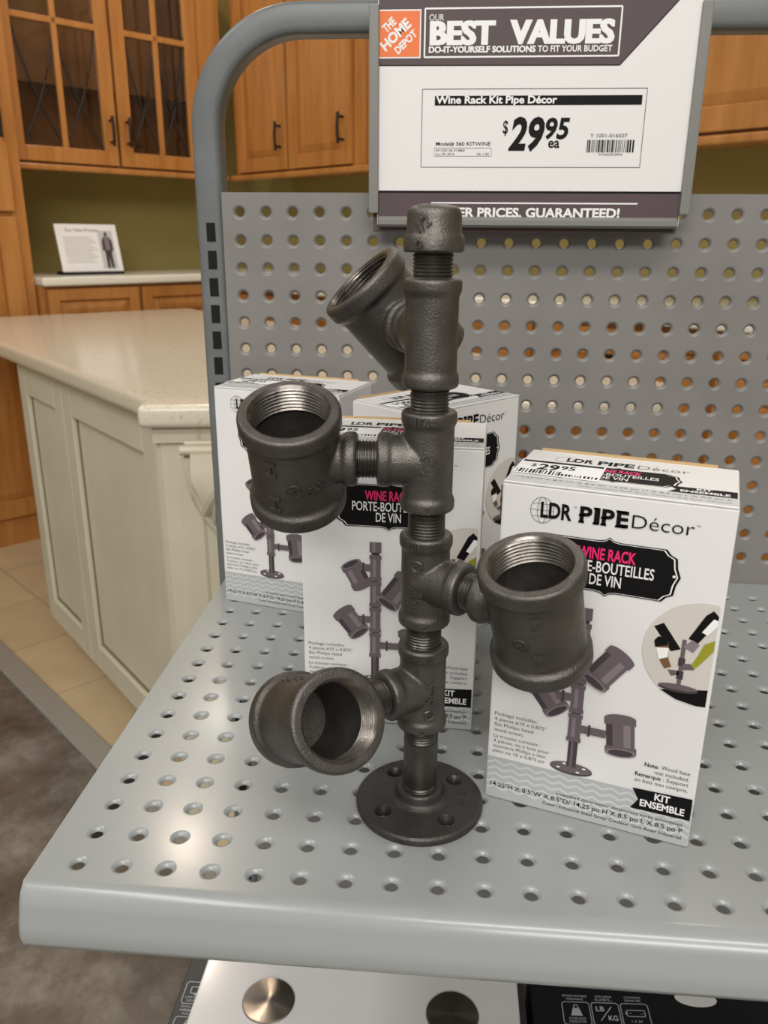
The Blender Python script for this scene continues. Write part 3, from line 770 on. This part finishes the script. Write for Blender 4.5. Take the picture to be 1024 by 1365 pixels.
    p.text('Note:', 92.6, 100.4, 48.4, 2.5, 'ink', 2, 0.015); p.text('Wood base', 101.8, 117.3, 48.6, 2.5, 'inkgrey', 2); p.text('not included.', 98.6, 117.3, 44.6, 2.5, 'inkgrey', 2)
    p.text('Remarque', 88.0, 102.2, 41.0, 2.5, 'ink', 2, 0.012); p.text(': Support', 103.4, 117.3, 41.0, 2.5, 'inkgrey', 2); p.text('en bois non compris.', 88.2, 117.4, 37.2, 2.4, 'inkgrey', 2)
    p.poly([(87.6, 32.2), (120.6, 33.6), (120.6, 19.0), (87.4, 18.2), (91.4, 25)], 'ink', 3)
    p.text('KIT', 100.2, 108.8, 27.3, 4.4, 'white', 4, 0.03); p.text('ENSEMBLE', 92.6, 117.2, 21.3, 4.4, 'white', 4, 0.03)
    p.text('assembled dimensions/ dimensions après assemblage', 44, 117.4, 14.0, 1.9, 'ink', 3)
    p.text('14.25"H X 8.5"W X 8.5"D/ 14,25 po H X 8,5 po L X 8,5 po P', 3.2, 117.6, 9.2, 3.1, 'ink', 3, 0.006)
    p.text('Color: Industrial Steel Grey/ Couleur: Gris Acier Industriel', 36.5, 117.4, 4.9, 2.1, 'ink', 3, 0.004)
    p.build('front_print', r_)
    # top face print
    q = Print(lambda u, v, L: (u / 1000, v / 1000, BH + 0.00006 * L))
    q.rect(1, 0.8, 120.6, 14.2, 'chev2', 1)
    q.text('14.25"H X 8.5"W X 8.5"D/ 14,25 po H X 8,5 po L X 8,5 po P', 6, 117.5, 9.0, 2.6, 'inkgrey', 2); q.text('Color: Industrial Steel Grey/ Couleur: Gris Acier Industriel', 40, 117.5, 4.0, 2.0, 'inkgrey', 2)
    q.ring(23.5, 57.5, 5.2, 6.4, .3, 'inkgrey', 1); q.text('LDR', 25, 41, 53.6, 8.0, 'ink', 2, 0.03); q.text('PIPE', 43.4, 64.4, 53.6, 8.0, 'ink', 2, 0.035); q.text('Décor', 66.2, 95, 53.6, 7.6, 'inkgrey', 2, -0.008)
    badge(q, 56.5, 18.8, 51.0, 36, 'ink', 1); badge(q, 56.5, 18.8, 51.0, 36, 'white', 2, 0.965); badge(q, 56.5, 18.8, 51.0, 36, 'ink', 3, 0.94)
    q.text('WINE RACK', 43.5, 70, 38.6, 6.0, 'pink', 4, 0.028); q.text('PORTE-BOUTEILLES', 33, 80, 31.4, 5.6, 'white', 4, 0.012); q.text('DE VIN', 48, 64, 24.2, 5.6, 'white', 4, 0.012)
    q.poly([(86, 25.6), (120.4, 26.0), (120.4, 14.6), (86, 14.4), (90, 20)], 'ink', 3); q.text('KIT', 100, 108, 21.6, 3.4, 'white', 4, 0.03); q.text('ENSEMBLE', 92, 117, 16.4, 3.6, 'white', 4, 0.03)
    q.build('top_print', r_)
    s2 = Print(lambda u, v, L: (u / 1000, v / 1000, BH + 0.00045 + 0.00006 * L))
    s2.poly([(0.4, 17.2), (49.3, 15.6), (49.6, 48.0), (0.4, 49.2)], 'sticker', 0)
    s2.rect(1.5, 43.6, 48.4, 47.4, 'ink', 1); s2.text('$', 8, 11, 34, 6, 'ink', 1, 0.01); s2.text('29', 12.4, 24.6, 28.6, 11.5, 'ink', 1, 0.03); s2.text('95', 25.2, 33.6, 32.4, 8, 'ink', 1, 0.02)
    rr = random.Random(3); u = 2.0
    while u < 47:
        w_ = rr.choice((.5, .8, 1.3)); s2.rect(u, 19.0, u + w_, 27.0 - (3.5 if u > 26 else 0), 'ink', 1); u += w_ + rr.choice((.6, .9, 1.2))
    tag(s2.build('price_sticker', r_), 'white price sticker reading 29.95')
    # right side print: grey band at the foot
    e = Print(lambda u, v, L: (BW + 0.00004 * L, u / 1000, v / 1000))
    e.rect(1.5, 1.0, 76, 30.2, 'chev2', 1)
    e.build('side_print', r_)
    return r_
b0 = make_box('white wine rack carton standing upright at right, front face fully in view', (0.2339, -0.3656, 0), math.radians(-17.8))
for lab, loc, rz in (
    ('white wine rack carton at far left behind the upper left pipe cup', (-0.0071, -0.0935, 0), -15.2),
    ('white wine rack carton directly behind the pipe stem', (0.1052, -0.2877, 0), -3.4),
    ('white wine rack carton turned cornerwise at the back, behind the carton behind the stem', (0.1806, -0.1921, 0), 47.2)):
    c = copy_tree(b0); c.location = loc; c.rotation_euler = (0, 0, math.radians(rz)); c['label'] = lab

# ================================================================== PIPE WINE RACK
AX, AY = 0.1925, -0.3775
rk = root('wine_rack', 'dark cast iron pipe wine rack with four tilted cups on round flange', 'wine rack', (AX, AY, 0))
def eval_mesh(ob, name):
    dg = bpy.context.evaluated_depsgraph_get(); dg.update()
    me = bpy.data.meshes.new_from_object(ob.evaluated_get(dg), depsgraph=dg); me.name = name
    return me
def solid(name, profs, cutters, voxel, smooth_iter, m='iron'):
    """union of lathes, cast-smoothed, then bored; profs / cutters: (profile, matrix)"""
    tmp = []
    def lo(pr, mtx, seg=64):
        o_ = MB().lathe(pr, m, seg, mtx).build('tmp'); tmp.append(o_); return o_
    base = lo(*profs[0])
    for pr in profs[1:]:
        o2 = lo(*pr); md = base.modifiers.new('u', 'BOOLEAN'); md.operation = 'UNION'; md.object = o2; md.solver = 'EXACT'
    md = base.modifiers.new('r', 'REMESH'); md.mode = 'VOXEL'; md.voxel_size = voxel; md.use_smooth_shade = True
    md = base.modifiers.new('s', 'SMOOTH'); md.factor = 0.5; md.iterations = smooth_iter
    for pr in cutters:
        o2 = lo(*pr); md = base.modifiers.new('d', 'BOOLEAN'); md.operation = 'DIFFERENCE'; md.object = o2; md.solver = 'EXACT'
    me = eval_mesh(base, name)
    for o2 in tmp: bpy.data.objects.remove(o2)
    me.materials.clear(); me.materials.append(X[m])
    me.polygons.foreach_set('material_index', [0] * len(me.polygons))
    me.polygons.foreach_set('use_smooth', [True] * len(me.polygons))
    me.set_sharp_from_angle(angle=math.radians(42))
    return me
def run_prof(h, rb, rc, band):
    c = 0.0014
    return [(0, -h), (rc - c, -h), (rc, -h + c), (rc, -h + band - c), (rb, -h + band + 0.0012), (rb, h - band - 0.0012), (rc, h - band + c), (rc, h - c), (rc - c, h), (0, h)]
def br_prof(h, rb, rc, band, start=0.0):
    c = 0.0014
    return [(0, start), (rb, start), (rb, h - band - 0.0012), (rc, h - band + c), (rc, h - c), (rc - c, h), (0, h)]
MX = Matrix.Rotation(PI / 2, 4, 'Y')          # local z -> +x (branch)
MXm = Matrix.Rotation(-PI / 2, 4, 'Y')        # local z -> -x
SH, SB, SR = 0.0275, 0.0136, 0.0149
tee_me = solid('tee_fitting', [(run_prof(SH, SB, SR, 0.0075), None), (br_prof(SH, SB, SR, 0.0070), MX)],
               [([(0, -0.04), (0.0104, -0.04), (0.0104, 0.04), (0, 0.04)], None), ([(0, 0.012), (0.0104, 0.012), (0.0104, 0.04), (0, 0.04)], MX)], 0.00075, 5)
CH, CB, CR, CE = 0.0325, 0.0243, 0.0272, 0.0345
cup_me = solid('bottle_cup', [(run_prof(CH, CB, CR, 0.0105), None), (br_prof(CE, 0.0133, SR, 0.0072), MXm)],
               [([(0, -0.05), (0.0190, -0.05), (0.0190, -0.0305), (0, -0.0305)], None), ([(0, -0.0265), (0.0185, -0.0265), (0.0214, -0.020), (0.0214, 0.05), (0, 0.05)], None)], 0.00085, 6)
# inner ring of cut threads of a cup end (both ends share it), lathe along z
tp = []
z = CH + 0.0002
def thread_ring(sgn):
    pr = [(0.0217, CH - 0.0165)]
    z = CH - 0.0165
    while z < CH - 0.0030:
        pr += [(0.0210, z), (0.0200, z + 0.0008), (0.0200, z + 0.0011), (0.0210, z + 0.0020)]; z += 0.0022
    pr += [(0.0206, CH - 0.0010), (0.0217, CH + 0.0002)]
    return [(r_, sgn * zz) for r_, zz in pr]
ring_top = MB().lathe(thread_ring(1), 'thread', 72).build('thread_ring').data
ring_bot = MB().lathe(thread_ring(-1), 'thread', 72).build('thread_ring').data
for o_ in [o_ for o_ in COL.objects if o_.name.startswith('thread_ring')]: bpy.data.objects.remove(o_)
def mark(name, body, r, u, v, cap, parent, mtx, turn=0.0, bold=0.01, ring=False, relief=0.0011, frame=False, width=None):
    """raised cast lettering wrapped on a cylinder of radius r about local z; u = angle (rad), v = height"""
    vs, fs = text_mesh(body, bold + 0.012)
    x0 = min(p_[0] for p_ in vs); x1 = max(p_[0] for p_ in vs); y0 = min(p_[1] for p_ in vs); y1 = max(p_[1] for p_ in vs)
    k = cap / CAPH; mb = MB(); kw = width / (x1 - x0) if width else k
    ct, st = math.cos(turn), math.sin(turn)
    def wrap(a, b, rr):
        a, b = a * ct - b * st, a * st + b * ct
        th_ = u + a / r
        return mtx @ Vector((rr * math.cos(th_), rr * math.sin(th_), v + b))
    P2 = [((x - (x0 + x1) / 2) * kw, (y - (y0 + y1) / 2) * k) for x, y in vs]
    n_ = len(P2)
    V = [wrap(a, b, r - 0.0006) for a, b in P2] + [wrap(a, b, r + relief) for a, b in P2]
    from collections import Counter
    ec = Counter()
    for f_ in fs:
        for i in range(len(f_)): ec[tuple(sorted((f_[i], f_[(i + 1) % len(f_)])))] += 1
    F = [[i + n_ for i in f_] for f_ in fs] + [list(f_)[::-1] for f_ in fs] + [(a, b, b + n_, a + n_) for (a, b), c_ in ec.items() if c_ == 1]
    mb.add(V, F, 'iron')
    if ring:
        rr_ = cap * 0.95
        for s_ in (0,):
            pts = [wrap(rr_ * math.cos(2 * PI * i / 24), rr_ * math.sin(2 * PI * i / 24), r + 0.0001) for i in range(25)]
            mb.tube(pts, 0.0006, 'iron', 6)
    return mb.build(name, parent)
def nip(z0, z1, mtx, name='pipe_nipple', shank=None):
    pr = [(0, z0)]
    z = z0
    def th_(a, b):
        out = []; q = a
        while q < b - 0.0016:
            out += [(0.0096, q), (0.0103, q + 0.0006), (0.0103, q + 0.0009), (0.0096, q + 0.0016)]; q += 0.0018
        return out
    if shank:
        pr += [(0.0096, z0)] + th_(z0, shank[0]) + [(0.0104, shank[0] + 0.0004), (0.0104, shank[1] - 0.0004)] + th_(shank[1], z1)
    else: pr += [(0.0096, z0)] + th_(z0, z1)
    pr += [(0.0096, z1), (0, z1)]
    mb = MB(); mb.lathe(pr, 'nipple', 48, mtx)
    return mb.build(name, rk, sharp=30)
def MTX(loc, xa, za):
    xa = Vector(xa).normalized(); za = Vector(za).normalized(); ya = za.cross(xa)
    m_ = Matrix.Identity(4)
    for i in range(3): m_[i][0] = xa[i]; m_[i][1] = ya[i]; m_[i][2] = za[i]; m_[i][3] = loc[i]
    return m_
# floor flange
fl = solid('floor_flange', [([(0, 0), (0.0388, 0), (0.0394, 0.0012), (0.0394, 0.0042), (0.0380, 0.0056), (0.0180, 0.0066), (0.0150, 0.0085), (0.0140, 0.0135), (0.0130, 0.0145), (0, 0.0145)], None)],
           [([(0, -0.01), (0.0104, -0.01), (0.0104, 0.03), (0, 0.03)], None)] +
           [([(0, -0.01), (0.0031, -0.01), (0.0031, 0.0034), (0.0052, 0.0060), (0.0052, 0.02), (0, 0.02)], Matrix.Translation((0.0272 * math.cos(a), 0.0272 * math.sin(a), 0))) for a in [math.radians(d_) for d_ in (38, 128, 218, 308)]], 0.0007, 2, 'iron_dark')
flo = link('floor_flange', fl, rk)
def flat_mark(body, cx, cy, cap, rot, z, parent):
    p_ = MB(); vs, fs = text_mesh(body, 0.01); k = cap / CAPH; xm = (min(q[0] for q in vs) + max(q[0] for q in vs)) / 2
    c, s_ = math.cos(rot), math.sin(rot); n_ = len(vs)
    W_ = [(cx + (x - xm) * k * c - y * k * s_, cy + (x - xm) * k * s_ + y * k * c) for x, y in vs]
    from collections import Counter
    ec = Counter()
    for f_ in fs:
        for i in range(len(f_)): ec[tuple(sorted((f_[i], f_[(i + 1) % len(f_)])))] += 1
    p_.add([(a, b, z - 0.0006) for a, b in W_] + [(a, b, z + 0.0006) for a, b in W_], [[i + n_ for i in f_] for f_ in fs] + [(a, b, b + n_, a + n_) for (a, b), q in ec.items() if q == 1], 'iron_dark')
    return p_.build('casting_mark', parent)
flat_mark('SLK', 0.0285, 0.000, 0.0062, math.radians(80), 0.0060, flo); flat_mark('1', 0.001, -0.031, 0.006, 0.1, 0.0058, flo)
nip(0.004, 0.064, Matrix.Identity(4), shank=(0.017, 0.048))
Zt = [0.083, 0.153, 0.222, 0.291]
for a, b in ((0.104, 0.132), (0.174, 0.201), (0.243, 0.270), (0.312, 0.340)): nip(a, b, Matrix.Identity(4))
# cap
cp = MB().lathe([(0.0103, 0.3287), (0.0140, 0.3287), (0.0152, 0.3297), (0.0152, 0.3352), (0.0143, 0.3368), (0.0136, 0.3380), (0.0135, 0.3460), (0.0128, 0.3486), (0.0108, 0.3502), (0.006, 0.3512), (0, 0.3514), ], 'iron', 48).build('pipe_cap', rk)
mark('casting_mark', 'D', 0.0152, math.radians(-115), 0.3325, 0.0035, cp, Matrix.Identity(4))
mark('casting_mark', '1/2', 0.0135, math.radians(-112), 0.3420, 0.0048, cp, Matrix.Identity(4), 0.6)
# tees with side nipples and cups: (height, azimuth, tilt, distance, z shift)
CAM = Vector((0.20185, -0.80015, 0.33494))
cups = [(0.0852, 217, 62, 0.0720), (0.153, 327, 341, 0.0700), (0.222, 182.5, 27, 0.0725), (0.2890, 109, 43, 0.0700)]
for idx, (z, phi, psi, dist) in enumerate(cups):
    ph, ps = math.radians(phi), math.radians(psi)
    bdir = Vector((math.cos(ph), math.sin(ph), 0)); tdir = Vector((-math.sin(ph), math.cos(ph), 0)); zz = Vector((0, 0, 1))
    mt = MTX((0, 0, z), bdir, zz)
    te = link('tee_fitting', tee_me, rk); te.matrix_local = mt
    adir = math.cos(ps) * zz + math.sin(ps) * tdir
    cen = Vector((0, 0, z)) + dist * bdir
    mc = MTX(cen, bdir, adir)
    cu = link('bottle_cup', cup_me, rk); cu.matrix_local = mc
    for me in (ring_top,): tag(link('thread_ring', me, cu), 'bright cut thread')
    nip(0.020, dist - 0.0262, MTX((0, 0, z), Vector((0, 0, 1)), bdir))
    I4 = Matrix.Identity(4)
    toc = CAM - Vector((AX, AY, 0)) - Vector((0, 0, z)); vt = math.atan2(toc.y, toc.x) - ph      # side of the tee that faces the aisle
    lt, ring = [('SLK', 1), ('SLK', 1), ('1/2', 0), (None, 0)][idx]
    if lt:
        mark('casting_mark', lt, SB, vt + (0.3 if idx == 0 else (-0.35 if idx == 1 else -0.1)), 0.002 if idx != 1 else -0.003, 0.0062 if ring else 0.0068, te, I4, PI / 2 if ring else 0.9)
        if ring: mark('casting_mark', 'G', SB, vt + (0.3 if idx == 0 else -0.35), -0.0135 if idx == 0 else 0.012, 0.0030, te, I4, 0, ring=True)
        mark('casting_mark', 'CHINA' if idx < 2 else '1FKC', SR, vt - 0.1, SH - 0.0038, 0.0036, te, I4)
        mark('casting_mark', 'G', SR, vt, -SH + 0.0038, 0.0034, te, I4)
    # cup marks on the side away from the stem or toward the aisle
    ya = adir.cross(bdir); rel = CAM - Vector((AX, AY, 0)) - cen
    vc = math.atan2(rel.dot(ya), rel.dot(bdir))
    if idx in (1, 2):
        mark('casting_mark', 'H', CB, vc - (0.05 if idx == 1 else 0.55), 0.012, 0.0055, cu, I4, PI / 2, width=0.010)
        mark('casting_mark', 'H', CB, vc - (0.05 if idx == 1 else 0.55), -0.013, 0.0055, cu, I4, PI / 2, width=0.010)
        mark('casting_mark', 'S', CB, vc - (0.42 if idx == 1 else 0.1), -0.002, 0.0042, cu, I4, 0, ring=True)
        if idx == 2: mark('casting_mark', 'SLK', CB, vc + 0.42, -0.002, 0.0045, cu, I4, 0.3)
    if idx == 0:
        mark('casting_mark', 'H', CB, vc - 1.1, 0.008, 0.006, cu, I4, PI / 2, width=0.011); mark('casting_mark', 'H', CB, vc - 1.1, -0.012, 0.006, cu, I4, PI / 2, width=0.011)

# ================================================================== LOWER SHELF GOODS
ZB = -0.365
def icon_print(r_, x0, names, bat):
    p = Print(lambda u, v, L: (u / 1000, v / 1000, 0.0006 + 0.00008 * L))
    for i, kd in enumerate(names):
        u0 = x0 + i * 28.0
        p.rbox(u0, -24, u0 + 26, 0, 3, .7, 'iconline', 1)
        if kd == 'kg':
            p.text('LB', u0 + 4, u0 + 12, -9, 5.0, 'iconline', 1, .02); p.text('KG', u0 + 14.5, u0 + 23.5, -18.5, 5.0, 'iconline', 1, .02); p.line([(u0 + 7, -19), (u0 + 19, -4)], .8, 'iconline', 1)
        elif kd == 'weight':
            p.poly([(u0 + 7.5, -14.5), (u0 + 18.5, -14.5), (u0 + 16, -6.5), (u0 + 10, -6.5)], 'iconline', 1); p.ring(u0 + 13, -5, 2.1, 2.1, .8, 'iconline', 1)
            p.text('OVERLOAD', u0 + 5, u0 + 21, -18.5, 2.2, 'iconline', 1); p.text('INDICATOR', u0 + 5, u0 + 21, -21.8, 2.2, 'iconline', 1)
        elif kd == 'battery':
            p.rbox(u0 + 5, -13.5, u0 + 22, -7, 1, .7, 'iconline', 1); p.text('+', u0 + 7, u0 + 9, -11.5, 2.4, 'iconline', 1); p.text('-', u0 + 18, u0 + 20, -11.5, 2.4, 'iconline', 1); p.rect(u0 + 3.6, -11.6, u0 + 5, -9, 'iconline', 1)
            p.text('1 X 3V', u0 + 8, u0 + 18, -20, 2.4, 'iconline', 1)
        elif kd == 'low':
            p.rbox(u0 + 6, -12.5, u0 + 20, -5.5, 1, .9, 'iconline', 1); p.rect(u0 + 20, -10.5, u0 + 21.4, -7.5, 'iconline', 1); p.rect(u0 + 10, -14.6, u0 + 14, -12.4, 'iconline', 1)
            p.text('LOW BATTERY', u0 + 3, u0 + 23, -18.2, 2.4, 'iconline', 1); p.text('INDICATOR', u0 + 5, u0 + 21, -21.8, 2.4, 'iconline', 1)
        for j, tx in enumerate({'weight': ('TÉMOIN DE FAIBLE', 'PUISSANCE'), 'kg': ('AFFICHEUR', 'DEL'), 'battery': ('COMMANDE', 'SANS PIL'), 'low': ('TÉMOIN DE FAIBLE', 'PUISSANCE')}[kd]):
            yy = (5.6 - j * 3.4) if kd != 'low' else (-28.4 - j * 3.4)
            p.text(tx, u0 + (1 if len(tx) > 9 else 5), u0 + (25 if len(tx) > 9 else 21), yy, 2.2, 'iconline', 1)
    return p
r = root('scale_carton', 'charcoal bathroom scale carton under the white glass scale', 'box', (0, 0, ZB), 0, 'dark scale cartons')
MB().bbox(-0.041, 0.296, -0.50, -0.16, -0.066, 0.0, 'cartongrey', 0.0015).build('carton', r)
p = icon_print(r, -35.5, ('low',), 0)
p2 = Print(lambda u, v, L: (u / 1000, (v - 206) / 1000, 0.0006 + 0.00008 * L)); p2.mb = p.mb
for poly_i in range(len(p.mb.v)): pass
p.mb.v = [(x, y - 0.206, z_) for x, y, z_ in p.mb.v]
q = icon_print(r, -35.5, ('weight',), 0); off = len(p.mb.v)
p.mb.add([(x, y - 0.244, z_) for x, y, z_ in q.mb.v], [list(f_) for f_ in q.mb.f], 'iconline')
p.build('printing', r)
r = root('scale_carton', 'black bathroom scale carton with white icons at lower right', 'box', (0, 0, ZB), 0, 'dark scale cartons')
MB().bbox(0.302, 0.640, -0.50, -0.16, -0.066, 0.0, 'cartonblack', 0.0015).build('carton', r)
p = icon_print(r, 331.2, ('weight', 'kg', 'battery'), 0)
p.mb.v = [(x, y - 0.1965 + (x - 0.33) * 0.05, z_) for x, y, z_ in p.mb.v]
p.build('printing', r)
p = Print(lambda u, v, L: (u / 1000, v / 1000, 0.0006)); p.ell(462, -182, 20, 9, 'white', 1); tag(p.build('printed_spot', r), 'white printed oval')
sc = root('bathroom_scale', 'white glass bathroom scale with steel disks lying on dark carton', 'scale', (0, 0, ZB))
MB().bbox(-0.0125, 0.2855, -0.49, -0.19, 0.028, 0.035, 'whiteglass', 0.002, 3).build('glass_top', sc)
MB().bbox(-0.002, 0.275, -0.48, -0.20, 0.010, 0.028, 'scalebody', 0.003).build('housing', sc)
for x in (0.056, 0.2245):
    for y in (-0.249, -0.43):
        d = MB().lathe([(0, 0.0015), (0.0120, 0.0015), (0.0230, 0.0015), (0.0240, 0.0006), (0.0240, -0.0005), (0, -0.0005)], 'brushed', 64).build('electrode_disk', sc, sharp=15); d.location = (x, y, 0.0352); tag(d, 'round brushed steel disk')
        d = MB().lathe([(0, 0.0), (0.012, 0.0), (0.013, 0.003), (0.013, 0.0105), (0, 0.0105)], 'rubber', 24).build('foot', sc); d.location = (x, y, 0)
